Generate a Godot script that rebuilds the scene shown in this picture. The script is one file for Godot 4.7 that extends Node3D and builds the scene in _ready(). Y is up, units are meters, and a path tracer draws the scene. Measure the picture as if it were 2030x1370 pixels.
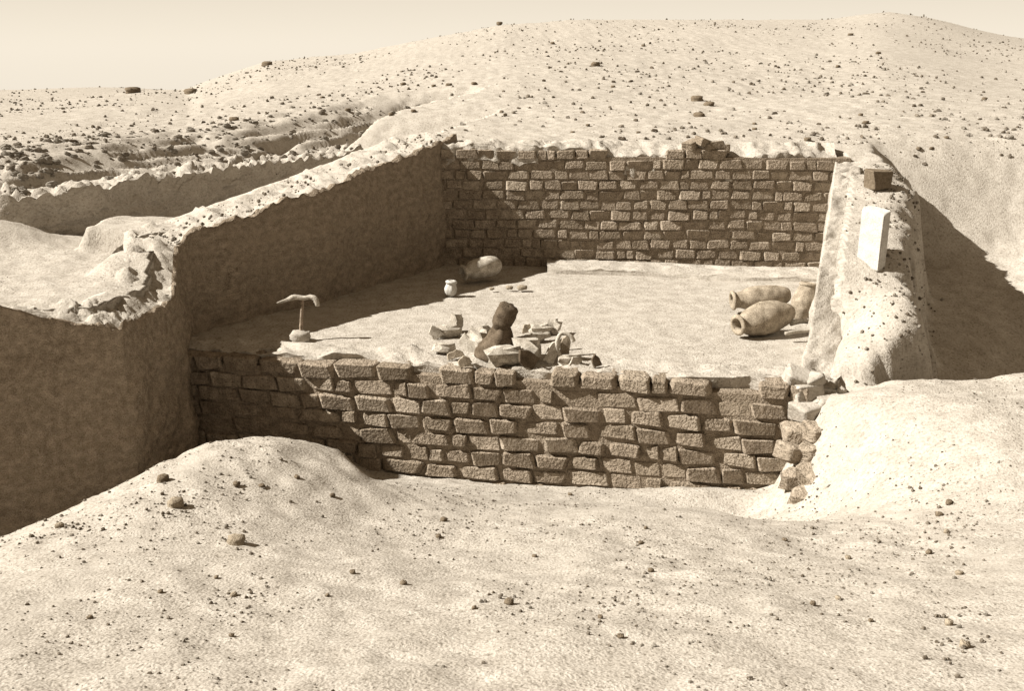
extends Node3D
# A brick-lined burial pit dug into desert sand, low sun from the left.
const F := 2200.0            # focal length in photograph pixels (photo 2030 x 1370)
const PITCH := 15.4          # camera looks down by this many degrees
const EYE := 2.0             # eye height above the chamber floor (y = 0)
var rng := RandomNumberGenerator.new()
var n_fine := FastNoiseLite.new()
var n_mid := FastNoiseLite.new()
var n_big := FastNoiseLite.new()
var n_rough := FastNoiseLite.new()
var taken := {}
var M := {}

# ---------------------------------------------------------------- helpers
func px(u: float, v: float, d: float) -> Vector3:      # photo pixel + ground distance -> world point
	var th := deg_to_rad(PITCH)
	var X := (u - 1015.0) / F
	var Y := (685.0 - v) / F
	var t := d / (cos(th) + Y * sin(th))
	return Vector3(X * t, EYE + t * (Y * cos(th) - sin(th)), -d)

func pxh(u: float, v: float, h: float) -> Vector3:     # photo pixel on the level y = h
	var th := deg_to_rad(PITCH)
	var Y := (685.0 - v) / F
	var t := (h - EYE) / (Y * cos(th) - sin(th))
	return px(u, v, t * (cos(th) + Y * sin(th)))

func numbered(called: String) -> String:
	if not taken.has(called):
		taken[called] = 0
		return called
	taken[called] += 1
	return "%s_%03d" % [called, taken[called]]

func tag(o: Node, label: String, category: String, group := "", kind := "") -> void:
	if label != "": o.set_meta("label", label)
	if category != "": o.set_meta("category", category)
	if group != "": o.set_meta("group", group)
	if kind != "": o.set_meta("kind", kind)

func thing(called: String, label: String, category: String, at := Vector3.ZERO, group := "") -> Node3D:
	var o := Node3D.new()
	o.name = numbered(called)
	add_child(o)
	o.position = at
	tag(o, label, category, group, "thing")
	return o

func part(called: String, mesh: Mesh, mat: Material, parent: Node) -> MeshInstance3D:
	var o := MeshInstance3D.new()
	o.name = numbered(called) if parent == self else called
	o.mesh = mesh
	o.material_override = mat
	parent.add_child(o, true)
	return o

func lin(r: float, g: float, b: float) -> Color:
	return Color(r, g, b).linear_to_srgb()

func ss(a: float, b: float, x: float) -> float:
	return smoothstep(a, b, x)

func poly_sd(p: Vector2, poly: PackedVector2Array) -> float:   # signed distance, negative inside
	var d := 1e20
	var inside := false
	var n := poly.size()
	var j := n - 1
	for i in n:
		var a := poly[j]
		var b := poly[i]
		var e := b - a
		var w := p - a
		var q := w - e * clampf(w.dot(e) / e.length_squared(), 0.0, 1.0)
		d = minf(d, q.length_squared())
		if (a.y > p.y) != (b.y > p.y) and p.x < (b.x - a.x) * (p.y - a.y) / (b.y - a.y) + a.x:
			inside = not inside
		j = i
	return -sqrt(d) if inside else sqrt(d)

func line_sd(p: Vector2, line: PackedVector2Array) -> float:   # signed distance to an open line, positive on its right
	var best := 1e20
	var sgn := 1.0
	for i in line.size() - 1:
		var a := line[i]
		var e := line[i + 1] - a
		var w := p - a
		var q := w - e * clampf(w.dot(e) / e.length_squared(), 0.0, 1.0)
		var l := q.length_squared()
		if l < best:
			best = l
			sgn = 1.0 if e.cross(w) < 0.0 else -1.0
	return sqrt(best) * sgn

func interp(t: Array, x: float) -> float:              # piecewise linear table [[x, y], ...]
	if x <= t[0][0]: return t[0][1]
	for i in t.size() - 1:
		if x <= t[i + 1][0]:
			var a = t[i]
			var b = t[i + 1]
			return lerpf(a[1], b[1], (x - a[0]) / (b[0] - a[0]))
	return t[-1][1]

# ---------------------------------------------------------------- thin-plate surface through control points
var cp := PackedVector3Array()     # x, d, h
var cw := PackedFloat64Array()
var ca := 0.0
var cb := 0.0
var cc := 0.0

func kern(r2: float) -> float:
	return 0.0 if r2 < 1e-9 else r2 * log(r2)

func solve_plate() -> void:
	var n := cp.size()
	var m := n + 3
	var A := []
	for i in m:
		var row := PackedFloat64Array()
		row.resize(m + 1)
		A.append(row)
	for i in n:
		for j in n:
			var dx := cp[i].x - cp[j].x
			var dy := cp[i].y - cp[j].y
			A[i][j] = kern(dx * dx + dy * dy)
		A[i][i] += 0.0008
		A[i][n] = 1.0; A[i][n + 1] = cp[i].x; A[i][n + 2] = cp[i].y
		A[n][i] = 1.0; A[n + 1][i] = cp[i].x; A[n + 2][i] = cp[i].y
		A[i][m] = cp[i].z
	for c in m:
		var pv := c
		for r in range(c + 1, m):
			if absf(A[r][c]) > absf(A[pv][c]): pv = r
		var tmp = A[c]; A[c] = A[pv]; A[pv] = tmp
		for r in range(c + 1, m):
			var k: float = A[r][c] / A[c][c]
			if k != 0.0:
				for q in range(c, m + 1): A[r][q] -= k * A[c][q]
	var sol := PackedFloat64Array()
	sol.resize(m)
	for c in range(m - 1, -1, -1):
		var s: float = A[c][m]
		for q in range(c + 1, m): s -= A[c][q] * sol[q]
		sol[c] = s / A[c][c]
	cw = sol.slice(0, n)
	ca = sol[n]; cb = sol[n + 1]; cc = sol[n + 2]

func plate(x: float, d: float) -> float:
	var h := ca + cb * x + cc * d
	for i in cp.size():
		var c := cp[i]
		var dx := x - c.x
		var dy := d - c.y
		var r2 := dx * dx + dy * dy
		if r2 > 1e-9: h += cw[i] * r2 * log(r2)
	return h

# ---------------------------------------------------------------- the lie of the land
var chamber := PackedVector2Array()
var left_ground := PackedVector2Array()
var bank := PackedVector2Array()
var crest_tab := []
var ridge_tab := []

func lay_out() -> void:
	var near := [[-300, 1340, 2.5], [0, 1340, 2.6], [500, 1340, 2.6], [1000, 1340, 2.6], [1500, 1340, 2.6], [2030, 1340, 2.6], [2400, 1340, 2.5],
		[1000, 1150, 3.7], [500, 1130, 3.7], [1500, 1150, 3.7], [1000, 1050, 4.6], [1400, 1050, 4.6], [700, 1030, 4.6],
		[1000, 990, 5.5], [1350, 995, 5.5], [480, 878, 5.6], [400, 892, 5.4], [240, 960, 4.9], [30, 1072, 4.1], [-150, 1150, 3.7], [-500, 1260, 3.3],
		[560, 895, 6.05], [700, 928, 6.7], [870, 948, 6.6], [1100, 962, 6.5], [1300, 966, 6.4], [1500, 964, 6.28], [1560, 940, 6.2],
		[1640, 1000, 5.6], [1610, 850, 6.15], [1750, 900, 5.6], [2000, 900, 5.2], [2000, 1100, 4.0], [1700, 1100, 4.2], [2300, 1000, 4.6],
		[1660, 770, 6.6], [1700, 640, 7.1], [1700, 530, 7.46], [1700, 430, 8.2], [1700, 350, 9.4],
		[1680, 323, 10.0], [1672, 349, 9.0], [1664, 423, 8.33], [1648, 532, 7.47], [1638, 606, 7.32], [1630, 661, 7.2], [1614, 729, 6.75],
		[1790, 345, 9.6], [1830, 440, 8.2], [1850, 530, 7.5], [1870, 600, 7.2], [1850, 680, 6.8], [1760, 715, 6.65], [1900, 748, 6.4], [2030, 762, 6.2], [2300, 770, 6.1]]
	for c in near:
		var p := px(c[0], c[1], c[2])
		cp.append(Vector3(p.x, c[2], p.y))
	for c in [Vector3(-1.75, 6.5, -.75), Vector3(-2.0, 5.9, -.75), Vector3(-2.5, 5.2, -.65), Vector3(-3.0, 5.75, -1.0), Vector3(-4.3, 5.2, -1.0), Vector3(-4.0, 4.6, -.4),
			Vector3(4.6, 8.2, .62), Vector3(1.72, 6.55, -.03), Vector3(1.95, 6.75, .03), Vector3(4.4, 7.2, .32), Vector3(5.2, 9.6, .95), Vector3(6.5, 7.5, .5), Vector3(3.2, 10.6, 1.1), Vector3(1.0, 10.6, 1.1), Vector3(-.6, 10.6, 1.1),
			Vector3(0, 0, .5), Vector3(-4, 0, .5), Vector3(4, 0, .5), Vector3(0, -5, .4), Vector3(7, 3, .2), Vector3(-7, 3, .1), Vector3(7, 10.6, 1.1)]:
		cp.append(c)
	solve_plate()
	chamber = PackedVector2Array([Vector2(-1.05, 10.35), Vector2(3.0, 10.2), Vector2(2.70, 9.0), Vector2(2.50, 8.33), Vector2(2.21, 7.47), Vector2(2.10, 7.2), Vector2(1.93, 6.75), Vector2(1.80, 6.52), Vector2(1.55, 6.62), Vector2(-2.75, 7.42)])
	left_ground = PackedVector2Array([Vector2(-40, 1.0), Vector2(-5.0, 5.6), Vector2(-3.0, 6.07), Vector2(-2.38, 6.26), Vector2(-2.28, 6.8), Vector2(-2.44, 7.6), Vector2(-1.95, 8.6), Vector2(-1.0, 10.25), Vector2(.3, 14), Vector2(.3, 40), Vector2(-40, 40)])
	bank = PackedVector2Array([Vector2(-40, 7.2), Vector2(-6, 8.5), Vector2(-3.95, 8.8), Vector2(-3.5, 9.2), Vector2(-2.85, 10.5), Vector2(-1.9, 12.0), Vector2(-.9, 13.6)])
	for c in [[-900, 170], [0, 178], [200, 172], [330, 178], [370, 184], [400, 166], [470, 140], [530, 121], [700, 106], [880, 70], [1000, 48], [1150, 38], [1640, 38], [1700, 28], [1760, 22], [1850, 36], [1950, 64], [2030, 76], [2500, 120]]:
		var p := px(c[0], c[1], 30.0)
		crest_tab.append([p.x, p.y])
	for c in [[1730, 715, 6.65], [1805, 680, 6.8], [1825, 600, 7.2], [1812, 530, 7.5], [1797, 440, 8.2], [1775, 345, 9.6]]:
		ridge_tab.append([c[2], px(c[0], c[1], c[2]).x])

func hill(x: float, d: float) -> float:
	var xc := x * 30.0 / maxf(d, 8.0)
	var hc := lerpf(interp(crest_tab, xc), interp(crest_tab, x), .35)
	if d <= 30.0:
		var t := clampf((d - 10.5) / 19.5, 0.0, 1.0)
		return 1.09 + (hc - 1.09) * pow(t, .92) + .10 * n_big.get_noise_2d(x * 2.0, d * 2.0) * ss(11.0, 14.0, d) * ss(30.0, 24.0, d)
	return hc - (d - 30.0) * .085

func left_side(x: float, d: float) -> float:
	var s := line_sd(Vector2(x, d), bank) + .14 * n_big.get_noise_2d(x * 14.0, d * 14.0)
	var fl := .50 + .17 * ss(7.93, 8.03, d + .06 * n_mid.get_noise_2d(x * 80.0, 3.0)) * ss(-3.18, -3.1, x)
	fl = maxf(fl, .44 + .23 * ss(6.6, 7.6, d) * ss(-2.95, -2.6, x))
	fl += .2 * exp(-pow((x + 3.85) / .42, 2) - pow((d - 8.25) / .30, 2))
	fl = lerpf(fl, .36, ss(8.5, 9.8, d))
	var hh := hill(x, d)
	fl = lerpf(fl, hh, ss(11.0, 13.0, d))
	# bank: a short scarp, then a gullied slope up to the desert surface
	var gn := n_big.get_noise_2d((x - d * .55) * 36.0, (x * .5 + d) * 9.0)
	var gl := 1.1 - sqrt(gn * gn + .03) * 2.0
	var top := lerpf(.80, hh, ss(0.0, 1.25, -s)) + .11 * (gl - .5) * ss(1.5, .5, -s) * ss(-.05, .35, -s)
	var up := ss(.0, -.2, s)
	return lerpf(fl, top, up)

func rough_at(x: float, d: float) -> float:            # where the sand is broken into clods
	var r := 0.15
	r += .9 * exp(-pow((x - 1.75) / .35, 2) - pow((d - 4.55) / .5, 2))
	r += .8 * exp(-pow((x + 1.3) / .9, 2) - pow((d - 5.1) / .5, 2))
	r += .6 * exp(-pow((x - .55) / .45, 2) - pow((d - 3.9) / .6, 2))
	r += 1.0 * exp(-pow((x - 2.6) / .25, 2) - pow((d - 7.0) / .35, 2))
	r += .8 * exp(-pow((x - 1.72) / .16, 2) - pow((d - 6.0) / .4, 2))
	return r

var contact := [[560, 885], [690, 924], [870, 948], [1100, 961], [1300, 967], [1500, 966], [1560, 950]]

func under_wall(x: float, d: float, h: float) -> float:   # sand lies low along the foot of the front wall
	var u := 1015.0 + x * .931 / d * F
	var df := lerpf(7.0, 6.4, (u - 600.0) / 940.0)
	var hc := px(u, interp(contact, u), df).y
	var q := maxf(df - d, 0.0)
	var lim := hc + .20 * q + .11 * q * q + pow(maxf(0.0, 740.0 - u), 1.4) * .0006 + maxf(0.0, u - 1535.0) * .006
	var k := .08
	var e := clampf(.5 + .5 * (lim - h) / k, 0.0, 1.0)
	return lerpf(lim, h, e) - k * e * (1.0 - e)

func height(x: float, d: float) -> float:
	var p := Vector2(x, d)
	var h: float
	var far := ss(9.9, 10.9, d)
	var lsd := poly_sd(p, left_ground) if x < 1.0 and d > 1.0 and d < 41.0 else 1.0
	var csd := poly_sd(p, chamber) if absf(x) < 4.0 and d > 6.0 and d < 11.0 else 1.0
	if csd < .0:
		return .012 * n_mid.get_noise_2d(x * 40.0, d * 40.0) + .004 * n_fine.get_noise_2d(x * 300.0, d * 300.0) - .02
	if lsd < 0.0 and d < 30.0:
		h = lerpf(left_side(x, d), hill(x, d), ss(14.0, 17.0, d))
	elif far >= 1.0:
		h = hill(x, d)
	else:
		var out := ss(7.0, 10.0, absf(x))
		h = plate(clampf(x, -8, 8), clampf(d, -6, 11)) if d > -6 else .4
		if d > 4.0 and d < 7.3 and x > -2.0 and x < 2.2:
			h = under_wall(x, d, h)
		h = lerpf(h, hill(x, d), far)
		h = lerpf(h, lerpf(.3, 1.0, ss(4, 11, d)), out * (1.0 - far))
		if d > 6.3 and d < 10.8 and x > 1.8:           # hollow east of the right-hand wall
			var dx := x - interp(ridge_tab, d) + .13 * n_mid.get_noise_2d(x * 60.0, d * 60.0) + .09 * n_mid.get_noise_2d(x * 190.0, d * 190.0)
			var win := ss(6.35, 6.95, d) * ss(10.7, 9.7, d)
			h -= .86 * win * ss(-.03, .26, dx) * ss(2.7, .95, dx)
			h += .03 * exp(-pow((dx + .13) / .16, 2)) * win
			h += .13 * exp(-pow((x - 2.52) / .22, 2) - pow((d - 6.98) / .2, 2))
	var wn := ss(60.0, 20.0, d)
	var r := rough_at(x, d)
	h += wn * (.028 * n_mid.get_noise_2d(x * 30.0, d * 30.0) + .017 * n_mid.get_noise_2d(x * 130.0 + 90.0, d * 130.0) + .007 * n_rough.get_noise_2d(x * 420.0, d * 420.0) + r * .022 * n_rough.get_noise_2d(x * 260.0, d * 260.0))
	return h

func ground_point(u: float, v: float, from := 1.5) -> Vector3:   # where the view line of a photo pixel meets the ground
	var d := from
	while d < 40.0:
		var p := px(u, v, d)
		if p.y <= height(p.x, d): return Vector3(p.x, height(p.x, d), -d)
		d += .02 + d * .004
	return px(u, v, 30.0)

# ---------------------------------------------------------------- textures and materials
func grain_image(size: int, sd: int, speck: float, lo: float, soft: float, hue := Vector3(1, 1, 1)) -> ImageTexture:
	var r := RandomNumberGenerator.new()
	r.seed = sd
	var n := FastNoiseLite.new()
	n.seed = sd
	n.frequency = .02
	n.fractal_octaves = 4
	var a := n.get_seamless_image(size, size)
	n.frequency = .12
	n.seed = sd + 5
	var b := n.get_seamless_image(size, size)
	var da := a.get_data()
	var db := b.get_data()
	var out := PackedByteArray()
	out.resize(size * size * 3)
	var prev := 0.0
	for i in size * size:
		var g := r.randf() - .5
		prev = g if i % 3 else prev * .3 + g * .7
		var v := .8 + soft * (da[i] / 255.0 - .5) + soft * .8 * (db[i] / 255.0 - .5) + prev * speck
		if db[i] < 78: v -= 1.6 * speck * r.randf()
		v = clampf(v, lo, 1.0)
		out[i * 3] = int(255 * clampf(v * hue.x, 0, 1))
		out[i * 3 + 1] = int(255 * clampf(pow(v, 1.06) * hue.y, 0, 1))
		out[i * 3 + 2] = int(255 * clampf(pow(v, 1.14) * hue.z, 0, 1))
	var im := Image.create_from_data(size, size, false, Image.FORMAT_RGB8, out)
	im.generate_mipmaps()
	return ImageTexture.create_from_image(im)

func bump_tex(size: int, sd: int, freq: float, strength: float) -> ImageTexture:
	var n := FastNoiseLite.new()
	n.seed = sd
	n.frequency = freq
	n.fractal_octaves = 5
	n.fractal_gain = .62
	var im := n.get_seamless_image(size, size)
	im.convert(Image.FORMAT_RGBA8)
	im.bump_map_to_normal_map(strength)
	im.generate_mipmaps()
	return ImageTexture.create_from_image(im)

func earth(cl: Color, tex: Texture2D, nrm: Texture2D, scale: float, nscale := 1.0) -> StandardMaterial3D:
	var m := StandardMaterial3D.new()
	m.albedo_color = Color(cl.r / .62, cl.g / .615, cl.b / .60).clamp().linear_to_srgb()
	m.albedo_texture = tex
	m.roughness = 1.0
	m.metallic_specular = .12
	m.normal_enabled = true
	m.normal_texture = nrm
	m.normal_scale = nscale
	m.uv1_triplanar = true
	m.uv1_world_triplanar = true
	m.uv1_scale = Vector3.ONE * scale
	return m

func make_materials() -> void:
	var sand_t := grain_image(1024, 11, .17, .3, .15)
	var mud_t := grain_image(1024, 23, .20, .25, .30)
	var clay_t := grain_image(512, 31, .14, .35, .42)
	var sand_n := bump_tex(1024, 3, .22, 5.0)
	var mud_n := bump_tex(1024, 7, .06, 10.0)
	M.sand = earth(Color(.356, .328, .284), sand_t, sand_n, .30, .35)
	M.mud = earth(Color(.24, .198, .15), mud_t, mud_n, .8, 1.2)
	M.bricks = []
	for c in [[.23, .19, .145], [.25, .208, .16], [.21, .173, .13], [.275, .232, .18]]:
		M.bricks.append(earth(Color(c[0], c[1], c[2]), mud_t, mud_n, .55, .9))
	M.stone = earth(Color(.26, .22, .165), mud_t, mud_n, 1.6)
	M.dark_stone = earth(Color(.15, .12, .085), mud_t, mud_n, 1.6)
	M.clay = earth(Color(.275, .235, .18), clay_t, sand_n, 1.4, .4)
	M.dark_clay = earth(Color(.10, .078, .055), clay_t, sand_n, 1.4, .4)
	M.pale = earth(Color(.36, .33, .28), clay_t, sand_n, 1.4, .4)
	M.white = earth(Color(.44, .425, .39), sand_t, sand_n, .7, .2)
	M.wood = earth(Color(.26, .21, .16), clay_t, mud_n, 1.4, .5)
	M.grit = earth(Color(.6, .6, .6), clay_t, sand_n, 3.0, .5)
	M.grit.vertex_color_use_as_albedo = true

# ---------------------------------------------------------------- meshes
func chamfer_box(jit: float, cham: float, sd: int) -> ArrayMesh:  # unit box, edges cut, corners jittered: 44 triangles
	var r := RandomNumberGenerator.new()
	r.seed = sd
	var corner := {}
	for sx in [-1, 1]:
		for sy in [-1, 1]:
			for sz in [-1, 1]:
				var j := Vector3(r.randf_range(-jit, jit), r.randf_range(-jit, jit), r.randf_range(-jit, jit))
				var k := cham * r.randf_range(.6, 1.9)
				for ax in 3:
					var v := Vector3(sx, sy, sz) * .5
					for q in 3:
						if q != ax: v[q] -= signf(v[q]) * k
					corner[[sx, sy, sz, ax]] = v + j
	var st := SurfaceTool.new()
	st.begin(Mesh.PRIMITIVE_TRIANGLES)
	var tri := func(a, b, c, na, nb, nc):
		var nn: Vector3 = (c - a).cross(b - a)
		var l := [[a, na], [b, nb], [c, nc]]
		if nn.dot(a + b + c) < 0.0: l = [[a, na], [c, nc], [b, nb]]
		for p in l:
			st.set_normal(p[1])
			st.add_vertex(p[0])
	var fn := {}
	for ax in 3:
		for sg in [-1, 1]:
			var v := Vector3.ZERO
			v[ax] = sg
			fn[[ax, sg]] = (v + Vector3(r.randf_range(-.12, .12), r.randf_range(-.12, .12), r.randf_range(-.12, .12))).normalized()
	for ax in 3:
		var o1 := (ax + 1) % 3
		var o2 := (ax + 2) % 3
		for s in [-1, 1]:
			var q := []
			for w in [[-1, -1], [1, -1], [1, 1], [-1, 1]]:
				var k := [0, 0, 0]
				k[ax] = s; k[o1] = w[0]; k[o2] = w[1]
				q.append(corner[[k[0], k[1], k[2], ax]])
			var f: Vector3 = fn[[ax, s]]
			tri.call(q[0], q[1], q[2], f, f, f); tri.call(q[0], q[2], q[3], f, f, f)
		for s1 in [-1, 1]:
			for s2 in [-1, 1]:                          # edge along ax between faces o1 and o2
				var k0 := [0, 0, 0]; var k1 := [0, 0, 0]
				k0[ax] = -1; k1[ax] = 1
				k0[o1] = s1; k1[o1] = s1; k0[o2] = s2; k1[o2] = s2
				var a = corner[[k0[0], k0[1], k0[2], o1]]; var b = corner[[k1[0], k1[1], k1[2], o1]]
				var c = corner[[k1[0], k1[1], k1[2], o2]]; var e = corner[[k0[0], k0[1], k0[2], o2]]
				var f1: Vector3 = fn[[o1, s1]]
				var f2: Vector3 = fn[[o2, s2]]
				tri.call(a, b, c, f1, f1, f2); tri.call(a, c, e, f1, f2, f2)
	for sx in [-1, 1]:
		for sy in [-1, 1]:
			for sz in [-1, 1]:
				tri.call(corner[[sx, sy, sz, 0]], corner[[sx, sy, sz, 1]], corner[[sx, sy, sz, 2]], fn[[0, sx]], fn[[1, sy]], fn[[2, sz]])
	return st.commit()

func stone_mesh(sd: int, segs := 8, rings := 5, rough := .35) -> ArrayMesh:   # an irregular lump of radius about 0.5
	var r := RandomNumberGenerator.new()
	r.seed = sd
	var n := FastNoiseLite.new()
	n.seed = sd
	n.frequency = 1.1
	var st := SurfaceTool.new()
	st.begin(Mesh.PRIMITIVE_TRIANGLES)
	st.set_smooth_group(-1 if segs < 10 else 0)
	var grid := []
	for i in rings + 1:
		var row := []
		for j in segs:
			var a := PI * i / rings
			var b := TAU * j / segs + .35 * (i % 2)
			var v := Vector3(sin(a) * cos(b), cos(a), sin(a) * sin(b))
			var k := 1.0 + rough * 1.6 * n.get_noise_3dv(v)
			v = v * .5 * k
			v = v.clamp(Vector3.ONE * -.42, Vector3.ONE * .42)
			row.append(v)
		grid.append(row)
	for i in rings:
		for j in segs:
			var k := (j + 1) % segs
			if i > 0:
				for p in [grid[i][j], grid[i][k], grid[i + 1][j]]: st.add_vertex(p)
			if i < rings - 1:
				for p in [grid[i][k], grid[i + 1][k], grid[i + 1][j]]: st.add_vertex(p)
	st.generate_normals()
	return st.commit()

func grid_mesh(rows: Array) -> ArrayMesh:              # rows of equally many Vector3, joined smoothly
	var V := PackedVector3Array()
	var I := PackedInt32Array()
	var w: int = rows[0].size()
	for r in rows: V.append_array(PackedVector3Array(r))
	for i in rows.size() - 1:
		for j in w - 1:
			var a := i * w + j
			I.append_array([a, a + 1, a + w, a + 1, a + w + 1, a + w])
	var N := PackedVector3Array()
	N.resize(V.size())
	for k in range(0, I.size(), 3):
		var nn := (V[I[k + 2]] - V[I[k]]).cross(V[I[k + 1]] - V[I[k]])
		N[I[k]] += nn; N[I[k + 1]] += nn; N[I[k + 2]] += nn
	for k in N.size(): N[k] = N[k].normalized()
	var arr := []
	arr.resize(Mesh.ARRAY_MAX)
	arr[Mesh.ARRAY_VERTEX] = V
	arr[Mesh.ARRAY_NORMAL] = N
	arr[Mesh.ARRAY_INDEX] = I
	var m := ArrayMesh.new()
	m.add_surface_from_arrays(Mesh.PRIMITIVE_TRIANGLES, arr)
	return m

func lathe(prof: Array, segs := 28, wob := 0.0, sd := 1) -> ArrayMesh:   # prof: [radius, y] from bottom up (may fold back inside)
	var n := FastNoiseLite.new()
	n.seed = sd
	n.frequency = .8
	var rows := []
	for p in prof:
		var row := []
		for j in segs + 1:
			var a := TAU * (j % segs) / segs
			var k := 1.0 + wob * n.get_noise_3d(cos(a), float(p[1]) * 4.0, sin(a))
			row.append(Vector3(cos(a) * p[0] * k, p[1], sin(a) * p[0] * k))
		rows.append(row)
	return grid_mesh(rows)

func smooth_prof(pts: Array, sub := 5) -> Array:        # Catmull-Rom through profile points
	var out := []
	for i in pts.size() - 1:
		var p0 := Vector2(pts[maxi(i - 1, 0)][0], pts[maxi(i - 1, 0)][1])
		var p1 := Vector2(pts[i][0], pts[i][1])
		var p2 := Vector2(pts[i + 1][0], pts[i + 1][1])
		var p3 := Vector2(pts[mini(i + 2, pts.size() - 1)][0], pts[mini(i + 2, pts.size() - 1)][1])
		for k in sub:
			var q := p1.cubic_interpolate(p2, p0, p3, float(k) / sub)
			out.append([maxf(q.x, .0005), q.y])
	out.append([maxf(pts[-1][0], .0005), pts[-1][1]])
	return out

func tube(path: Array, rad: Array, segs := 10, sd := 1, wob := .12) -> ArrayMesh:   # bent rod with closed ends
	var n := FastNoiseLite.new()
	n.seed = sd
	n.frequency = 9.0
	var pts := []
	var rr := []
	for i in path.size() - 1:
		for k in 4:
			var t := k / 4.0
			var a: Vector3 = path[maxi(i - 1, 0)]
			var b: Vector3 = path[i]
			var c: Vector3 = path[i + 1]
			var e: Vector3 = path[mini(i + 2, path.size() - 1)]
			pts.append(b.cubic_interpolate(c, a, e, t))
			rr.append(lerpf(rad[i], rad[i + 1], t))
	pts.append(path[-1])
	rr.append(rad[-1])
	var rows := []
	for i in pts.size():
		var dir: Vector3 = (pts[mini(i + 1, pts.size() - 1)] - pts[maxi(i - 1, 0)]).normalized()
		var s := dir.cross(Vector3(.3, .2, .93)).normalized()
		var t := dir.cross(s)
		var row := []
		for j in segs + 1:
			var a := TAU * (j % segs) / segs
			var v: Vector3 = s * cos(a) + t * sin(a)
			row.append(pts[i] + v * rr[i] * (1.0 + wob * n.get_noise_3dv(pts[i] + v * .2)))
		if i == 0: rows.append(range(segs + 1).map(func(_q): return pts[0] - dir * rr[0] * .4))
		rows.append(row)
		if i == pts.size() - 1: rows.append(range(segs + 1).map(func(_q): return pts[-1] + dir * rr[-1] * .4))
	return grid_mesh(rows)

# stations: [inner foot, inner top, outer top, outer foot]; a weathered earth wall lofted through them
func earth_wall(stations: Array, step: float, amp: float, lip: float, sd: int, parts := false):
	var n := FastNoiseLite.new()
	n.seed = sd
	n.frequency = 1.6
	n.fractal_octaves = 5
	n.fractal_gain = .6
	var rows := []
	for i in stations.size() - 1:
		var a = stations[i]
		var b = stations[i + 1]
		var cnt := maxi(2, int((b[1] - a[1]).length() / step))
		for k in (cnt + (1 if i == stations.size() - 2 else 0)):
			var t := float(k) / cnt
			var c := []
			for q in 4: c.append((a[q] as Vector3).lerp(b[q], t))
			var row := []
			var along: Vector3 = (b[1] - a[1])
			var out := Vector3(along.z, 0, -along.x).normalized()
			var seg := [60 if parts else 26, 12, 8]
			for q in 3:
				for w in seg[q]:
					var p: Vector3 = c[q].lerp(c[q + 1], float(w) / seg[q])
					var nrm := out if q == 0 else (Vector3.UP if q == 1 else -out)
					if q == 0: nrm = nrm.lerp(Vector3.UP, ss(.8, 1.0, float(w) / seg[q]))
					p += nrm * amp * n.get_noise_3dv(p * 1.5)
					if parts and q == 0:
						var yy := p.y / .105 + 1.2 * n.get_noise_3dv(p * .7)
						p += nrm * (.012 * absf(sin(yy * PI)) + .02 * n.get_noise_3dv(p * 6.0))
					var ed := ss(.6, 1.0, float(w) / seg[0]) if q == 0 else (1.0 if q == 1 else 0.0)
					p.y += lip * ed * (n.get_noise_3dv(p * 3.2 + Vector3(7, 0, 3)) + .4 * n.get_noise_3dv(p * 11.0))
					row.append(p)
			row.append(c[3])
			rows.append(row)
	if parts: return [grid_mesh(rows.map(func(r): return r.slice(0, 62))), grid_mesh(rows.map(func(r): return r.slice(61)))]
	return grid_mesh(rows)

func multi(called: String, meshes: Array, xf: Array, cols: Array, label: String, category: String) -> void:
	# grit that nobody could count: one object
	var o := MultiMeshInstance3D.new()
	o.name = numbered(called)
	var mm := MultiMesh.new()
	mm.transform_format = MultiMesh.TRANSFORM_3D
	mm.use_colors = true
	mm.mesh = meshes[0]
	mm.instance_count = xf.size()
	for i in xf.size():
		mm.set_instance_transform(i, xf[i])
		mm.set_instance_color(i, cols[i])
	o.multimesh = mm
	o.material_override = M.grit
	add_child(o)
	tag(o, label, category, "", "stuff")

func rot() -> Basis:
	return Basis.from_euler(Vector3(rng.randf() * TAU, rng.randf() * TAU, rng.randf() * TAU))

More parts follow.
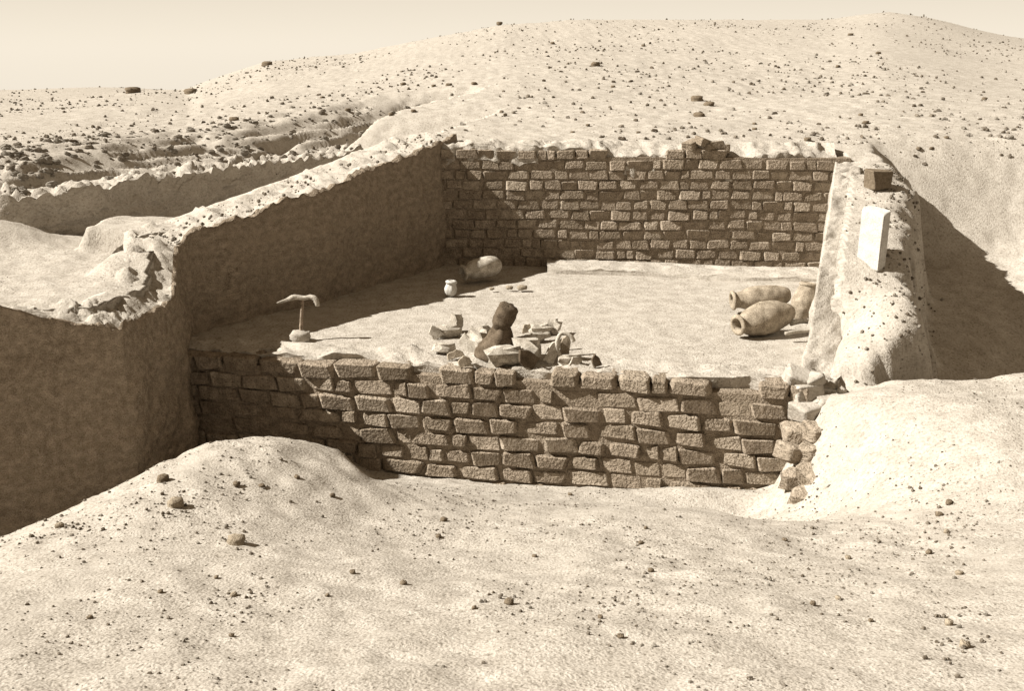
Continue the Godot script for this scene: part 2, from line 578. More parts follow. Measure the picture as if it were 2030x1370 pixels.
# ---------------------------------------------------------------- build
func _ready() -> void:
	rng.seed = 4711
	# camera
	var cam := Camera3D.new()
	cam.name = "camera"
	cam.fov = rad_to_deg(2.0 * atan(685.0 / F))
	cam.far = 4000.0
	cam.near = .05
	cam.position = Vector3(0, EYE, 0)
	cam.rotation_degrees.x = -PITCH
	add_child(cam)
	cam.current = true
	# sky and exposure
	var env := Environment.new()
	env.background_mode = Environment.BG_SKY
	var sm := ProceduralSkyMaterial.new()
	sm.sky_top_color = lin(.133, .098, .062)
	sm.sky_horizon_color = lin(.424, .381, .314)
	sm.sky_curve = .16
	sm.ground_bottom_color = lin(.40, .36, .30)
	sm.ground_horizon_color = lin(.432, .388, .322)
	sm.sun_angle_max = 0.0
	var sky := Sky.new()
	sky.sky_material = sm
	env.sky = sky
	env.tonemap_mode = Environment.TONE_MAPPER_LINEAR
	env.tonemap_exposure = 2.2
	env.sdfgi_enabled = true
	env.ssao_enabled = true
	env.ssil_enabled = true
	var we := WorldEnvironment.new()
	we.name = "environment"
	we.environment = env
	add_child(we)
	# sun: from the left, a little behind the pit
	var sun := DirectionalLight3D.new()
	sun.name = "sun"
	var el := deg_to_rad(39.5)
	var az := Vector2(.995, -.10).normalized()
	sun.look_at_from_position(Vector3.ZERO, Vector3(cos(el) * az.x, -sin(el), cos(el) * az.y))
	sun.light_energy = 1.6
	sun.light_color = Color(1.0, .985, .955)
	sun.light_angular_distance = .6
	sun.shadow_enabled = true
	add_child(sun)

	n_fine.seed = 1; n_fine.frequency = .02
	n_mid.seed = 2; n_mid.frequency = .02; n_mid.fractal_octaves = 4
	n_big.seed = 3; n_big.frequency = .06; n_big.fractal_octaves = 2
	n_rough.seed = 4; n_rough.frequency = .02; n_rough.fractal_octaves = 4
	make_materials()
	lay_out()
	build_ground()
	build_left_wall()
	build_right_wall()
	build_bank()
	build_back_wall()
	build_partition()
	build_right_stub()
	build_jars()
	build_heap()
	build_small_finds()
	build_slab()
	build_stones()
	build_grit()

func axis_steps(lo: float, hi: float, step: float, grow: float, to_lo: float, to_hi: float) -> PackedFloat32Array:
	var a := []
	var x := lo
	var s := step
	var before := []
	while x > to_lo:
		s *= grow
		x -= s
		before.append(x)
	before.reverse()
	a.append_array(before)
	x = lo
	while x < hi:
		a.append(x)
		x += step
	s = step
	while x < to_hi:
		a.append(x)
		s *= grow
		x += s
	return PackedFloat32Array(a)

func build_ground() -> void:
	var xs := axis_steps(-4.3, 4.6, .034, 1.09, -1500, 1500)
	var ds := axis_steps(1.9, 12.0, .034, 1.03, -60, 1600)
	var rows := []
	for d in ds:
		var row := []
		for x in xs: row.append(Vector3(x, height(x, d), -d))
		rows.append(row)
	var g := part("ground", grid_mesh(rows), M.sand, self)
	g.set_meta("kind", "structure")

var left_line := [[905, 268, 10.45], [862, 288, 10.05], [740, 334, 9.35], [603, 388, 8.55], [480, 432, 8.1], [379, 469, 7.7], [354, 486, 7.52], [350, 545, 7.15], [350, 598, 6.85], [300, 626, 6.5], [240, 652, 6.12]]
var left_end := [[135, 630, 6.02], [30, 616, 5.93], [-150, 606, 5.75], [-500, 590, 5.35]]

func build_left_wall() -> void:
	var t := thing("left_wall", "long dark mud wall in shade with a pale crumbling top", "wall", Vector3.ZERO)
	var st := []
	var line := left_line + left_end
	for i in line.size():
		var c = line[i]
		var p := px(c[0], c[1], c[2])
		var q = line[mini(i + 1, line.size() - 1)]
		var o = line[maxi(i - 1, 0)]
		var dir := (px(q[0], q[1], q[2]) - px(o[0], o[1], o[2]))
		dir.y = 0
		var nrm := dir.normalized().cross(Vector3.UP)          # into the wall
		var w: float = .62 if c[2] > 7.4 or c[0] < 200 else .5
		var foot := p - nrm * .06
		foot.y = -1.15
		var outer := p + nrm * w
		outer.y += -.02 if c[2] > 7.3 else .05
		var of := p + nrm * (w + .12)
		of.y = -1.15 if c[2] < 7.4 else .2
		if c[2] < 7.6:                                         # here the top runs level into the platform
			outer = p + nrm * .34
			outer.y = left_side(outer.x, -outer.z) + .012
			of = p + nrm * .42 + Vector3(0, -.4, 0)
		st.append([foot, p, outer, of])
	var m: Array = earth_wall(st, .026, .06, .055, 5, true)
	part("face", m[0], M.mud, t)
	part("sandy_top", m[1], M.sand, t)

func build_bank() -> void:
	var t := thing("cut_bank", "vertical earth cut under a crumbly lip beyond the left wall", "bank", Vector3.ZERO)
	var st := []
	for c in [[-1.25, 12.75, .98], [-1.55, 12.4, .86], [-1.9, 12.0, .81], [-2.4, 11.2, .82], [-2.85, 10.5, .83], [-3.2, 9.8, .83], [-3.5, 9.2, .82], [-3.95, 8.8, .80], [-5, 8.62, .80], [-6.5, 8.35, .82], [-9, 7.9, .84]]:
		var p := Vector3(c[0] + .06, c[2], -c[1] + .06)
		st.append([p + Vector3(.04, -.75, .04), p, p + Vector3(-.34, .0, -.24), p + Vector3(-.44, -.5, -.3)])
	var m: Array = earth_wall(st, .035, .09, .09, 51, true)
	part("cut_face", m[0], M.sand, t)
	part("crumbly_lip", m[1], M.sand, t)

func build_right_wall() -> void:
	var t := thing("right_wall", "pale sand plastered wall sloping down beside the lying jars", "wall", Vector3.ZERO)
	var st := []
	for c in [[1660, 316, 10.25], [1655, 322, 10.0], [1650, 348, 9.0], [1641, 422, 8.33], [1622, 531, 7.47], [1612, 605, 7.32], [1606, 660, 7.2], [1596, 690, 7.0], [1588, 728, 6.75], [1580, 762, 6.45]]:
		var p := px(c[0], c[1], c[2])
		st.append([Vector3(p.x - .05, -.35, p.z), p, p + Vector3(.24, -.02, 0), p + Vector3(.34, -.9, 0)])
	part("face", earth_wall(st, .03, .05, .035, 15), M.sand, t)

func brick_run(t: Node3D, a: Vector3, b: Vector3, rows: int, ch: float, bl: float, depth: float, variants: Array, jit: float, tiltj: float, keep: Callable) -> int:
	var dir := (b - a)
	dir.y = 0
	var L := dir.length()
	dir /= L
	var yaw := atan2(-dir.z, dir.x)
	var made := 0
	for r in rows:
		var x := -bl * (.5 if r % 2 else 0.0) + rng.randf_range(-.1, .1) * bl
		while x < L:
			var l := bl * rng.randf_range(.72, 1.2)
			if rng.randf() < .18: l *= .55
			var x0 := maxf(x, 0.0)
			var x1 := minf(x + l, L)
			if x1 - x0 > bl * .25 and keep.call((x0 + x1) * .5 / L, r):
				var o := MeshInstance3D.new()
				o.name = "brick"
				o.mesh = variants[rng.randi() % variants.size()]
				o.material_override = M.bricks[[0, 0, 1, 1, 2, 3][rng.randi() % 6]]
				var gap := ch * .05
				var c := a + dir * ((x0 + x1) * .5) + Vector3.UP * (ch * (r + .5) + rng.randf_range(-.05, .05) * ch + .25 * ch * n_mid.get_noise_2d(x0 * 25.0, r * 6.0 + L * 50.0))
				var inward := Vector3(dir.z, 0, -dir.x)
				c += inward * (depth * .5 + rng.randf_range(-jit, jit))
				o.transform = Transform3D(Basis(Vector3.UP, yaw + rng.randf_range(-tiltj, tiltj)) * Basis(Vector3.FORWARD, rng.randf_range(-tiltj, tiltj)) * Basis.from_scale(Vector3(x1 - x0 - gap, ch - gap * rng.randf_range(.7, 1.8), depth)), c)
				t.add_child(o, true)
				made += 1
			x += l
	return made

var lip_tab := [[800, 300], [860, 292], [930, 286], [1000, 290], [1100, 292], [1190, 300], [1240, 316], [1290, 312], [1330, 297], [1400, 291], [1440, 320], [1485, 321], [1510, 304], [1560, 301], [1610, 310], [1665, 324]]

func build_back_wall() -> void:
	var a := Vector3(-.95, -.04, -10.16)
	var b := Vector3(2.98, -.04, -9.97)
	var t := thing("back_wall", "weathered mud brick wall closing the far end of the pit", "wall", Vector3.ZERO)
	var box := BoxMesh.new()
	box.size = Vector3((b - a).length() + .1, 1.04, .30)
	var core := part("mortar", box, M.mud, t)
	core.position = (a + b) * .5 + Vector3(0, .50, -.016 - .15)
	core.rotation.y = atan2(-(b - a).z, (b - a).x)
	var va := []
	for i in 6: va.append(chamfer_box(.06, .09, 100 + i))
	brick_run(t, a, b, 12, .0905, .19, .16, va, .007, .04, func(f, r):
		var x := lerpf(a.x, b.x, f)
		return -.04 + .0905 * (r + .8) < px(0, interp(lip_tab, 1015.0 + x / 9.95 * F), 10.05).y)
	# sand slipping over the top of the wall
	var st2 := []
	var u := 800.0
	while u < 1668.0:
		var p := px(u, interp(lip_tab, u) + rng.randf_range(-5, 7), 10.02)
		p.z = lerpf(a.z, b.z, (p.x - a.x) / (b.x - a.x)) + rng.randf_range(-.01, .03)
		st2.append([p + Vector3(0, -.16, -.035), p + Vector3(0, 0, -.05), Vector3(p.x, 1.10, p.z - rng.randf_range(.25, .4)), Vector3(p.x, .9, p.z - .8)])
		u += rng.randf_range(9, 20)
	part("sandy_lip", earth_wall(st2, .03, .05, .05, 35), M.sand, t)
	for c in [[1372, 287, .16], [1395, 283, .2], [1418, 289, .15], [1408, 297, .18], [1385, 298, .16], [1432, 297, .12]]:
		var o := part("fallen_brick", va[rng.randi() % 6], M.bricks[rng.randi() % 3], t)
		o.transform = Transform3D(Basis.from_euler(Vector3(rng.randf_range(-.3, .3), rng.randf_range(-.8, .8), rng.randf_range(-.3, .3))) * Basis.from_scale(Vector3(c[2], .08, .12)), px(c[0], c[1], 10.12))
	# low kerb along the foot
	var st := []
	for c in [[1085, 523], [1200, 527], [1330, 531], [1450, 538], [1560, 540], [1640, 540]]:
		var p := pxh(c[0], c[1] + 14, 0)
		st.append([p + Vector3(0, -.05, .02), p + Vector3(0, .022, 0), p + Vector3(0, .04, -.35), p + Vector3(0, -.1, -.4)])
	part("kerb", earth_wall(st, .04, .025, .03, 33), M.sand, t)

func build_partition() -> void:
	var a := pxh(300, 692, 0)
	var b := pxh(1606, 766, 0)
	a.y = -.88
	b.y = -.88
	var t := thing("front_wall", "low wall of big eroded mud bricks below the chamber floor", "wall", Vector3.ZERO)
	var box := BoxMesh.new()
	box.size = Vector3((b - a).length(), .80, .30)
	var core := part("mortar", box, M.mud, t)
	var yaw := atan2(-(b - a).z, (b - a).x)
	core.rotation.y = yaw
	core.position = (a + b) * .5 + Vector3(0, .40, 0) + Vector3(-sin(yaw), 0, -cos(yaw)) * .172
	var va := []
	for i in 8: va.append(chamfer_box(.075, .105, 200 + i))
	brick_run(t, a, b, 8, .1075, .245, .22, va, .010, .045, func(_f, r): return r < 7 or rng.randf() < .85)
	# rounded sandy coping that joins the wall to the floor behind it
	var dir := (b - a).normalized()
	var inward := Vector3(dir.z, 0, -dir.x)
	var st := []
	for i in 13:
		var p := a.lerp(b, i / 12.0)
		p.y = 0
		var w := rng.randf_range(-.02, .05)
		st.append([p + inward * (.10 + w) + Vector3(0, -.12, 0), p + inward * (.09 + w) + Vector3(0, -.015, 0), p + inward * .36 + Vector3(0, .0, 0), p + inward * .6 + Vector3(0, -.1, 0)])
	part("coping", earth_wall(st, .035, .05, .03, 44), M.sand, t)

func build_right_stub() -> void:
	var t := thing("broken_wall_stub", "ragged broken brick stub at the sandy end of the front wall", "wall stub", px(1600, 930, 6.05))
	var va := []
	for i in 4: va.append(chamfer_box(.1, .14, 300 + i))
	for c in [[1600, 985, 5.85, .2], [1585, 945, 6.0, .23], [1615, 940, 5.95, .2], [1575, 900, 6.12, .24], [1610, 895, 6.08, .22], [1625, 860, 6.15, .2], [1590, 860, 6.22, .22], [1600, 815, 6.35, .22], [1592, 778, 6.45, .2], [1606, 758, 6.5, .18], [1582, 752, 6.5, .17], [1634, 778, 6.52, .24], [1622, 800, 6.42, .22], [1640, 800, 6.4, .2]]:
		var o := part("brick", va[rng.randi() % 4], M.sand if c[1] < 850 else M.bricks[3], t)
		o.transform = Transform3D(Basis.from_euler(Vector3(rng.randf_range(-.25, .25), rng.randf_range(-.5, .9), rng.randf_range(-.3, .3))) * Basis.from_scale(Vector3(c[3], .11, .17)), px(c[0], c[1], c[2]) - t.position)

func jar(called: String, label: String, prof: Array, mouth: Vector3, tail: Vector3, mat: Material, group := "", sd := 1) -> void:
	# prof runs from the tail (0) to the mouth (1) as fractions of the length; radius in metres
	var L := (mouth - tail).length()
	var pts := []
	for p in prof: pts.append([p[0], p[1] * L])
	var lip: Array = pts[-1]
	var t := thing(called, label, "jar", tail, group)
	var up := (mouth - tail).normalized()
	var s := up.cross(Vector3(.2, .1, 1)).normalized()
	var bs := Basis(s, up, s.cross(up))
	var outer := smooth_prof(pts)
	outer.append([lip[0] - .014, lip[1] + .004])
	outer.append([lip[0] - .022, lip[1] - .03])
	outer.append([lip[0] - .02, lip[1] - .14 * L])
	outer.append([.001, lip[1] - .2 * L])
	var body := part("body", lathe(outer, 32, .16, sd), mat, t)
	body.basis = bs
	var rim := part("rim", lathe(smooth_prof([[lip[0] - .010, lip[1] - .016], [lip[0] + .012, lip[1] - .012], [lip[0] + .014, lip[1] + .004], [lip[0] - .006, lip[1] + .012], [lip[0] - .016, lip[1] + .002]], 3), 32, .05, sd), mat, body)
	rim.name = "rim"

func build_jars() -> void:
	var g := "jars lying by the right wall"
	var slim := [[.0, 0.0], [.05, .03], [.075, .15], [.092, .42], [.09, .68], [.062, .88], [.06, 1.0]]
	var m := px(1452, 594, 8.25); var tl := px(1568, 556, 8.3)
	m.y = .085; tl.y = .12
	jar("storage_jar", "slim clay jar lying behind the fat jar by the right wall", slim, m, tl, M.clay, g, 3)
	var fat := [[.0, 0.0], [.04, .02], [.078, .14], [.112, .38], [.117, .58], [.09, .80], [.055, .93], [.06, 1.0]]
	m = px(1462, 644, 7.5); tl = px(1572, 600, 7.75)
	m.y = .08; tl.y = .12
	jar("storage_jar", "fat clay jar tilted on its side with a shaded belly", fat, m, tl, M.clay, g, 4)
	var third := [[.0, 0.0], [.05, .03], [.085, .25], [.10, .55], [.07, .85], [.05, 1.0]]
	jar("storage_jar", "small clay jar standing in the shade beside the fat jar", third, pxh(1590, 632, 0) + Vector3(.03, .26, -.02), pxh(1588, 632, 0) + Vector3(0, -.02, 0), M.clay, g, 5)
	var i := 0
	for c in [[1562, 612, 1624, 607, .016], [1566, 641, 1622, 636, .022], [1556, 662, 1618, 656, .015]]:
		var a := pxh(c[0], c[1], .04)
		var b := pxh(c[2], c[3], .04)
		i += 1
		var mid := (a + b) * .5
		var o := part("stick", tube([a - mid, (a - mid) * .3 + Vector3(0, .012, .01), b - mid], [c[4], c[4] * .85, c[4] * .9], 9, i), M.pale, self)
		o.position = mid
		tag(o, "pale rod lying between the jars and the right wall", "rod", "pale rods beside the jars")

func slab_mesh(sd: int, pts: Array, th: float) -> ArrayMesh:    # flat shard with an outline, broken edges
	var r := RandomNumberGenerator.new()
	r.seed = sd
	var out := []
	var n := pts.size()
	for i in n:
		var a := Vector2(pts[i][0], pts[i][1])
		var b := Vector2(pts[(i + 1) % n][0], pts[(i + 1) % n][1])
		for k in 3:
			var q := a.lerp(b, k / 3.0)
			if k > 0: q += Vector2(r.randf_range(-1, 1), r.randf_range(-1, 1)) * .06 * (b - a).length()
			out.append(q)
	var st := SurfaceTool.new()
	st.begin(Mesh.PRIMITIVE_TRIANGLES)
	st.set_smooth_group(-1)
	var c := Vector2.ZERO
	for p in out: c += p / out.size()
	var bend := func(p: Vector2, z: float, k: float) -> Vector3:
		var q := c.lerp(p, k)
		return Vector3(q.x, q.y, z - 1.2 * q.x * q.x)
	for i in out.size():
		var p: Vector2 = out[i]
		var q: Vector2 = out[(i + 1) % out.size()]
		var f: Array = [bend.call(p, th * .5, .9), bend.call(q, th * .5, .9), bend.call(c, th * .5, 1.0)]
		var bk: Array = [bend.call(p, -th * .5, .92), bend.call(q, -th * .5, .92), bend.call(c, -th * .5, 1.0)]
		var e: Array = [bend.call(p, 0.0, 1.0), bend.call(q, 0.0, 1.0)]
		for v in [f[0], f[2], f[1], bk[0], bk[1], bk[2], f[0], f[1], e[1], f[0], e[1], e[0], e[0], e[1], bk[1], e[0], bk[1], bk[0]]: st.add_vertex(v)
	st.generate_normals()
	return st.commit()

func build_heap() -> void:
	var g := "broken finds heaped on the chamber floor"
	# the dark jar leaning at the middle of the heap
	var base := pxh(985, 706, 0)
	var t := thing("dark_vessel", "dark lumpy vessel leaning upright in the middle of the heap", "vessel", base)
	var up := part("body", lathe(smooth_prof([[.0, -.02], [.12, -.015], [.125, .05], [.10, .12], [.07, .17], [.045, .215], [.03, .22], [.0, .225]]), 26, .5, 8), M.dark_clay, t)
	up.rotation = Vector3(.05, 0, -.16)
	var hd := part("rounded_top", stone_mesh(88, 16, 10, .22), M.dark_clay, t)
	hd.transform = Transform3D(Basis(Vector3.FORWARD, .45) * Basis.from_scale(Vector3(.16, .215, .17)), Vector3(.052, .265, 0))
	# stones and slabs, pixel of the foot, size
	var stones := [[952, 703, .17, .13, .13, "pale"], [888, 666, .20, .06, .12, "stone"], [905, 655, .10, .10, .10, "pale"], [880, 700, .16, .05, .10, "stone"], [1000, 722, .26, .09, .12, "stone"], [1042, 716, .22, .12, .12, "stone"],
		[1072, 660, .18, .05, .10, "stone"], [1100, 658, .10, .07, .09, "stone"], [1060, 676, .26, .045, .08, "stone"], [1130, 722, .16, .05, .09, "stone"], [960, 672, .09, .08, .08, "stone"]]
	var words := ["pale chunky stone resting against the dark vessel", "long flat pale stone at the heap's outer end, away from the jars", "small pale stone behind the long flat pale stone", "thin pale stone in front of the long flat pale stone", "large angular pale stone in front of the dark vessel's foot", "broad pale stone between the dark vessel and the leaning pale shard",
		"flat pale stone behind the heap on the side of the jars", "small upright pale stone beside the flat stone behind the heap", "long thin pale stone lying behind the leaning pale shard", "low pale stone beyond the hooked pale rod", "small pale stone behind the dark vessel"]
	var i := 0
	for s in stones:
		i += 1
		var o := part("stone", stone_mesh(500 + i, 8, 5, .6), M.pale, self)
		var p := pxh(s[0], s[1], 0)
		o.transform = Transform3D(Basis(Vector3.UP, rng.randf_range(-.6, .6)) * Basis.from_scale(Vector3(s[2], s[3] * 1.5, s[4]) * 1.15), p + Vector3(0, s[3] * .45, -s[4] * .4))
		tag(o, words[i - 1], "stone", g)
	# upright shards
	var shards := [[948, 690, .13, .17, .5, -.5, "pale"], [1012, 716, .12, .22, -.75, .7, "dark_clay"], [1098, 690, .05, .13, -.9, .3, "pale"], [1146, 722, .10, .07, .7, .3, "pale"], [905, 708, .12, .06, .2, .1, "clay"], [1052, 655, .10, .07, .9, .2, "clay"], [1034, 712, .10, .20, -.5, .5, "pale"], [1085, 716, .08, .19, -.62, .4, "pale"], [1118, 700, .07, .15, -.25, .2, "clay"], [1186, 724, .06, .09, .3, .3, "dark_clay"], [930, 700, .11, .15, .35, -.3, "pale"], [872, 668, .09, .11, .6, .2, "pale"], [1062, 722, .12, .16, .8, .5, "dark_clay"], [925, 722, .09, .07, .4, .2, "clay"]]
	i = 0
	for s in shards:
		i += 1
		var w: float = s[2]
		var h: float = s[3]
		var o := part("pottery_shard", slab_mesh(600 + i, [[-w * .5, 0], [w * .5, 0], [w * .42, h * .6], [w * .1, h], [-w * .45, h * .7]], .022), M[s[6]], self)
		var p := pxh(s[0], s[1], 0)
		o.transform = Transform3D(Basis.from_euler(Vector3(-.25, s[5], s[4])), p + Vector3(0, -.01, 0))
		tag(o, ["pale shard tilted between the chunky pale stone and dark vessel", "dark shard leaning against the foot of the dark vessel", "small pale shard lying behind the hooked pale rod", "low pale shard beside the low brown stone beyond the hooked rod", "low brown shard in front of the chunky pale stone", "low brown shard beside the flat stone behind the heap", "tall pale shard leaning beside the broad brown stone", "narrow pale shard leaning next to the hooked pale rod", "brown shard standing just behind the hooked pale rod", "little dark pointed shard standing apart from the heap", "pale shard standing beside the chunky pale stone", "pale shard at the heap's outer end against the flat stone", "dark shard lying in front of the tall pale shard", "small brown shard near the wall in front of the chunky stone"][i - 1], "shard", g)
	# bent bone-like rod at the right of the heap
	var a := pxh(1112, 712, 0)
	var o2 := part("bent_rod", tube([Vector3(0, .0, 0), Vector3(-.03, .09, 0), Vector3(.0, .17, -.01), Vector3(.06, .155, 0), Vector3(.08, .12, 0)], [.017, .014, .013, .013, .015], 9, 71), M.pale, self)
	o2.position = a
	tag(o2, "thin hooked pale rod rising at the edge of the heap", "rod")

func build_small_finds() -> void:
	# tilted jar in the wall's shade, upper side in the sun
	var slim := [[.0, 0.0], [.05, .04], [.085, .2], [.095, .5], [.08, .75], [.052, .9], [.055, 1.0]]
	var m := px(918, 541, 9.3); var tl := px(992, 523, 9.5)
	jar("shaded_jar", "long jar lying in the left wall's shade with its top sunlit", slim, m, tl, M.pale, "", 12)
	var p := pxh(893, 585, 0)
	jar("small_pot", "tiny white pot at the edge of the left wall's shadow", [[.0, 0.0], [.035, .06], [.05, .4], [.04, .75], [.032, 1.0]], p + Vector3(.01, .11, 0), p + Vector3(0, -.005, 0), M.white, "", 13)
	var i := 0
	for c in [[1010, 572, .07], [975, 574, .05], [1035, 573, .10]]:
		i += 1
		var o := part("floor_stone", stone_mesh(700 + i, 10, 7), M.stone, self)
		o.transform = Transform3D(Basis.from_scale(Vector3(c[2], c[2] * .5, c[2] * .7)), pxh(c[0], c[1], 0) + Vector3(0, c[2] * .12, 0))
		tag(o, "little brown stone on the floor near the shadow's edge", "stone", "little stones on the floor")
	# stake with a curved pale fragment on top
	var f := pxh(597, 668, 0)
	var t := thing("wooden_stake", "thin upright stake carrying a curved pale crosspiece in the shade", "stake", f)
	part("pole", tube([Vector3(0, -.04, 0), Vector3(.01, .12, 0), Vector3(.025, .27, 0)], [.016, .011, .010], 9, 80, .5), M.wood, t)
	part("crosspiece", tube([Vector3(-.15, .245, .01), Vector3(-.09, .262, 0), Vector3(-.03, .285, .005), Vector3(.035, .278, 0), Vector3(.09, .285, 0), Vector3(.122, .262, .01), Vector3(.13, .225, .015)], [.005, .013, .020, .015, .018, .019, .012], 11, 81, .45), M.pale, t)
	part("foot_lump", stone_mesh(83, 12, 8), M.sand, t).transform = Transform3D(Basis.from_scale(Vector3(.16, .12, .14)), Vector3(0, .0, .02))

func build_slab() -> void:
	var p := ground_point(1724, 530, 6.0)
	var t := thing("white_slab", "upright white slab standing on the sandy crest of the right wall", "slab", p)
	var o := part("block", chamfer_box(.055, .05, 901), M.white, t)
	o.transform = Transform3D(Basis(Vector3.UP, .6) * Basis(Vector3.FORWARD, .04) * Basis.from_scale(Vector3(.085, .39, .18)), Vector3(.02, .165, -.03))
	var q := ground_point(1738, 378, 6.0)
	var s := part("dark_block", chamfer_box(.06, .09, 905), M.dark_stone, self)
	s.transform = Transform3D(Basis(Vector3.UP, .25) * Basis.from_scale(Vector3(.17, .15, .15)), q + Vector3(0, .06, 0))
	tag(s, "dark rough block on the sand behind the white slab", "block")

func build_stones() -> void:
	var near := [[325, 955, 26, 1], [470, 1080, 40, 0], [350, 1008, 36, 0], [470, 965, 16, 1], [520, 968, 14, 1], [660, 985, 12, 1], [590, 950, 14, 1], [870, 1068, 14, 1], [880, 1035, 16, 1], [800, 1160, 18, 1], [1010, 1200, 22, 1], [1060, 1105, 12, 1], [1270, 1080, 12, 1], [1290, 1140, 14, 1], [1280, 1050, 10, 1],
		[1230, 1265, 16, 1], [1190, 1230, 14, 1], [1555, 1075, 12, 1], [1610, 1205, 14, 1], [1660, 1190, 14, 0], [1725, 1238, 12, 1], [1680, 1108, 14, 0], [1880, 1000, 16, 1], [1860, 1030, 16, 1], [1840, 1100, 16, 1], [1875, 1060, 14, 0], [1900, 1140, 18, 0], [1880, 1240, 22, 0], [1910, 1290, 26, 0], [465, 1185, 16, 0], [650, 1185, 10, 1], [460, 1265, 12, 1], [430, 1150, 12, 1], [320, 1180, 14, 1], [120, 1050, 20, 0], [180, 1230, 14, 1], [700, 1140, 14, 1], [1130, 985, 10, 1], [940, 1210, 12, 1]]
	var i := 0
	for s in near:
		i += 1
		var p := ground_point(s[0], s[1], 1.6)
		var w: float = s[2] / F * -p.z * 1.15
		var o := part("sand_stone", stone_mesh(1000 + i, 10, 7, .4), M.dark_stone if s[3] == 1 else M.stone, self)
		o.transform = Transform3D(Basis(Vector3.UP, rng.randf() * TAU) * Basis.from_scale(Vector3(w, w * .75, w * .85)), p + Vector3(0, w * .15, 0))
		tag(o, "dark stone half sunk in the foreground sand" if s[3] == 1 else "sandy brown clod on the foreground sand", "stone", "dark stones in the foreground sand" if s[3] == 1 else "clods on the foreground sand")
	var far := [[265, 185, 34], [380, 186, 30], [530, 130, 24], [465, 240, 22], [1180, 132, 26], [1380, 200, 30], [1405, 210, 24], [1385, 232, 26], [1600, 280, 20], [1495, 248, 12], [1495, 258, 12], [1845, 300, 12], [1715, 245, 16], [1950, 198, 14], [1685, 72, 12], [800, 170, 14], [860, 172, 12], [890, 170, 14], [940, 168, 14], [640, 195, 12], [690, 222, 14], [775, 232, 14], [820, 225, 14], [1215, 173, 10], [1275, 92, 10], [1165, 250, 12], [1135, 265, 10], [1265, 266, 10], [1875, 275, 12], [1705, 230, 14], [1660, 135, 12], [1740, 108, 12], [1095, 88, 12], [990, 48, 14], [1820, 300, 14]]
	for s in far:
		i += 1
		var p := ground_point(s[0], s[1], 9.5)
		var w: float = s[2] / F * -p.z * 1.0
		var o := part("hill_stone", stone_mesh(1000 + i, 10, 7, .4), M.dark_stone, self)
		o.transform = Transform3D(Basis(Vector3.UP, rng.randf() * TAU) * Basis.from_scale(Vector3(w, w * .6, w * .8)), p + Vector3(0, w * .08, 0))
		var lb := "dark stone lying on the sandy hillside behind the pit"
		if s[1] < 75: lb = "small dark stone near the rounded skyline of the hill"
		elif s[0] > 1370 and s[0] < 1410: lb = "dark stone in the cluster on the slope above the back wall"
		elif s[0] < 400: lb = "flat dark stone on the low desert horizon beyond the bank"
		elif s[0] > 780 and s[0] < 950 and s[1] < 175: lb = "small dark stone in a row across the lower hillside"
		elif s[0] > 1700: lb = "dark stone on the hillside beyond the shaded hollow"
		tag(o, lb, "stone", "dark stones on the hillside")

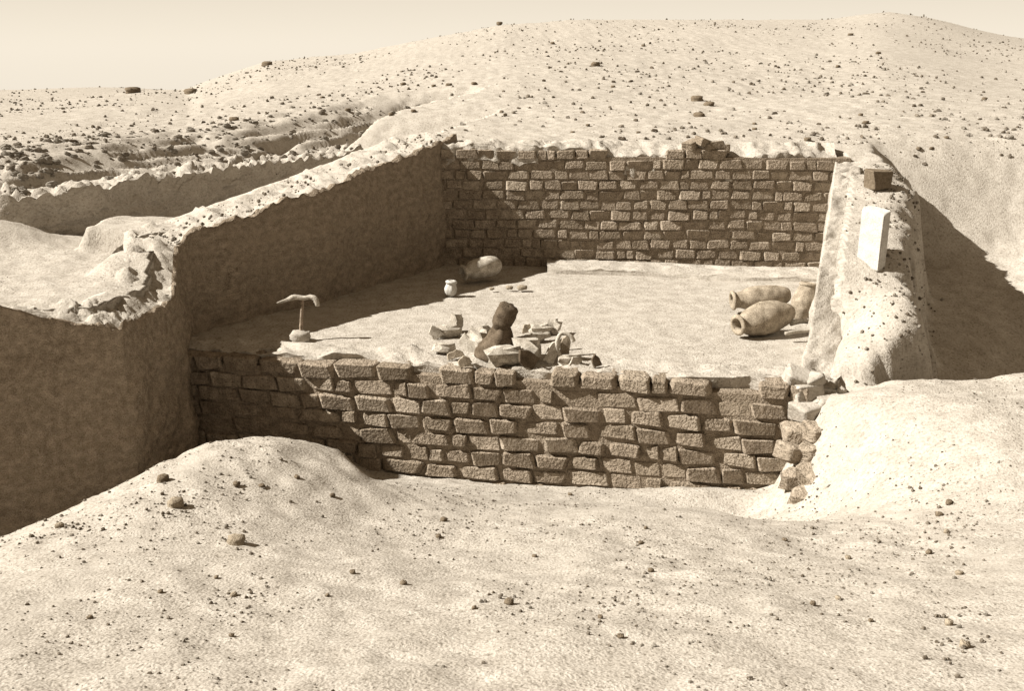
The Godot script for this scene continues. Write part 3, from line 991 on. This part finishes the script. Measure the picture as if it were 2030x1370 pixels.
func build_grit() -> void:
	var tones := [Color(.17, .14, .105), Color(.25, .215, .17), Color(.31, .28, .235), Color(.20, .165, .125), Color(.28, .245, .20)]
	# near sand
	var xf := []
	var cl := []
	var n := 0
	while n < 8000:
		var d := 2.1 + 5.0 * pow(rng.randf(), .8)
		var x := rng.randf_range(-.5, .5) * d * 1.02
		var cluster := n_mid.get_noise_2d(x * 45.0 + 400.0, d * 45.0) + .35 * rough_at(x, d)
		if rng.randf() > .25 + 1.5 * cluster: continue
		if poly_sd(Vector2(x, d), chamber) < .1: continue
		n += 1
		var s := .003 + .013 * pow(rng.randf(), 4.5)
		xf.append(Transform3D(rot() * Basis.from_scale(Vector3(s * rng.randf_range(.7, 1.5), s * .7, s * .9)), Vector3(x, height(x, d) + s * .05, -d)))
		cl.append(tones[[0, 1, 1, 2, 2, 4, 4, 3][rng.randi() % 8]])
	for c in [[1850, 1050, 55, 70, 150, 1.5], [430, 965, 110, 25, 150, 1.3], [1260, 1120, 70, 70, 120, 1.2], [470, 1075, 25, 18, 40, 1.5], [345, 1008, 25, 12, 40, 1.4], [1660, 1150, 60, 60, 70, 1.1], [1000, 1205, 40, 25, 50, 1.2], [840, 1030, 60, 40, 70, 1.1], [1890, 1260, 40, 40, 60, 1.3], [480, 1190, 60, 40, 60, 1.1], [120, 1045, 60, 20, 60, 1.5], [1610, 980, 20, 50, 90, 1.4]]:
		for k in int(c[4]):
			var p := ground_point(rng.randfn(c[0], c[2]), rng.randfn(c[1], c[3]), 1.8)
			var s: float = c[5] * (.004 + .012 * pow(rng.randf(), 2.6))
			xf.append(Transform3D(rot() * Basis.from_scale(Vector3(s, s * .7, s * .9)), p + Vector3(0, s * .15, 0)))
			cl.append(tones[[1, 1, 2, 4, 0][rng.randi() % 5]])
	multi("foreground_grit", [stone_mesh(41, 6, 4)], xf, cl, "small dark grit strewn over the foreground sand", "grit")
	# hillside
	xf = []; cl = []
	n = 0
	while n < 9500:
		var d := 10.4 + 22.0 * pow(rng.randf(), 1.3)
		var x := rng.randf_range(-.52, .52) * d
		var cluster := n_mid.get_noise_2d(x * 14.0, d * 7.0)
		if rng.randf() > .4 + 1.3 * cluster: continue
		n += 1
		var s := .008 + .055 * pow(rng.randf(), 4.5)
		xf.append(Transform3D(rot() * Basis.from_scale(Vector3(s * rng.randf_range(.7, 1.6), s * .7, s * .9)), Vector3(x, height(x, d) + s * .1, -d)))
		cl.append(tones[[0, 1, 1, 2, 2, 4, 4, 3][rng.randi() % 8]])
	multi("hillside_grit", [stone_mesh(42, 6, 4)], xf, cl, "dark pebbles scattered over the hillside behind the pit", "pebbles")
	# crumbs along the left wall top, the bank lip and the right crest
	xf = []; cl = []
	for k in 420:
		var f := rng.randf() * (left_line.size() - 1.001)
		var a = left_line[int(f)]
		var b = left_line[int(f) + 1]
		var p := px(a[0], a[1], a[2]).lerp(px(b[0], b[1], b[2]), f - int(f)) + Vector3(-rng.randf_range(.02, .4), 0, -rng.randf_range(0, .1))
		var s := .008 + .03 * pow(rng.randf(), 2.8)
		xf.append(Transform3D(rot() * Basis.from_scale(Vector3(s, s * .8, s)), p + Vector3(0, rng.randf_range(-.01, .02), 0)))
		cl.append(tones[[1, 2, 4][rng.randi() % 3]])
	multi("wall_top_crumbs", [stone_mesh(43, 6, 4)], xf, cl, "earth crumbs along the broken top of the left wall", "crumbs")
	xf = []; cl = []
	for k in 650:
		var f := 1.6 + rng.randf() * 4.39
		var b0 := bank[int(f)]
		var e := bank[int(f) + 1] - b0
		var q := b0 + e * (f - int(f)) + Vector2(-e.y, e.x).normalized() * rng.randf_range(-.05, 1.3)
		var s := .015 + .06 * pow(rng.randf(), 3.0)
		xf.append(Transform3D(Basis(Vector3.UP, .6 + rng.randf_range(-.4, .4)) * Basis(Vector3.FORWARD, rng.randf_range(-.5, .5)) * Basis.from_scale(Vector3(s * 1.6, s * .9, s)), Vector3(q.x, height(q.x, q.y) + s * .05, -q.y)))
		cl.append(tones[[2, 2, 4][rng.randi() % 3]])
	multi("bank_clods", [stone_mesh(45, 7, 5)], xf, cl, "slumped earth clods along the eroded bank behind the left wall", "clods")
	xf = []; cl = []
	for k in 900:
		var d := rng.randf_range(6.5, 9.8)
		var x := interp(ridge_tab, d) + rng.randfn(-.05, .16)
		if d < 7.4: x = rng.randfn(2.55, .2)
		var s := .007 + .024 * pow(rng.randf(), 2.8)
		xf.append(Transform3D(rot() * Basis.from_scale(Vector3(s, s * .8, s)), Vector3(x, height(x, d) + s * .2, -d)))
		cl.append(tones[[0, 1, 1, 2, 2, 4, 4, 3][rng.randi() % 8]])
	multi("crest_crumbs", [stone_mesh(44, 6, 4)], xf, cl, "earth crumbs along the crest beside the shaded hollow", "crumbs")
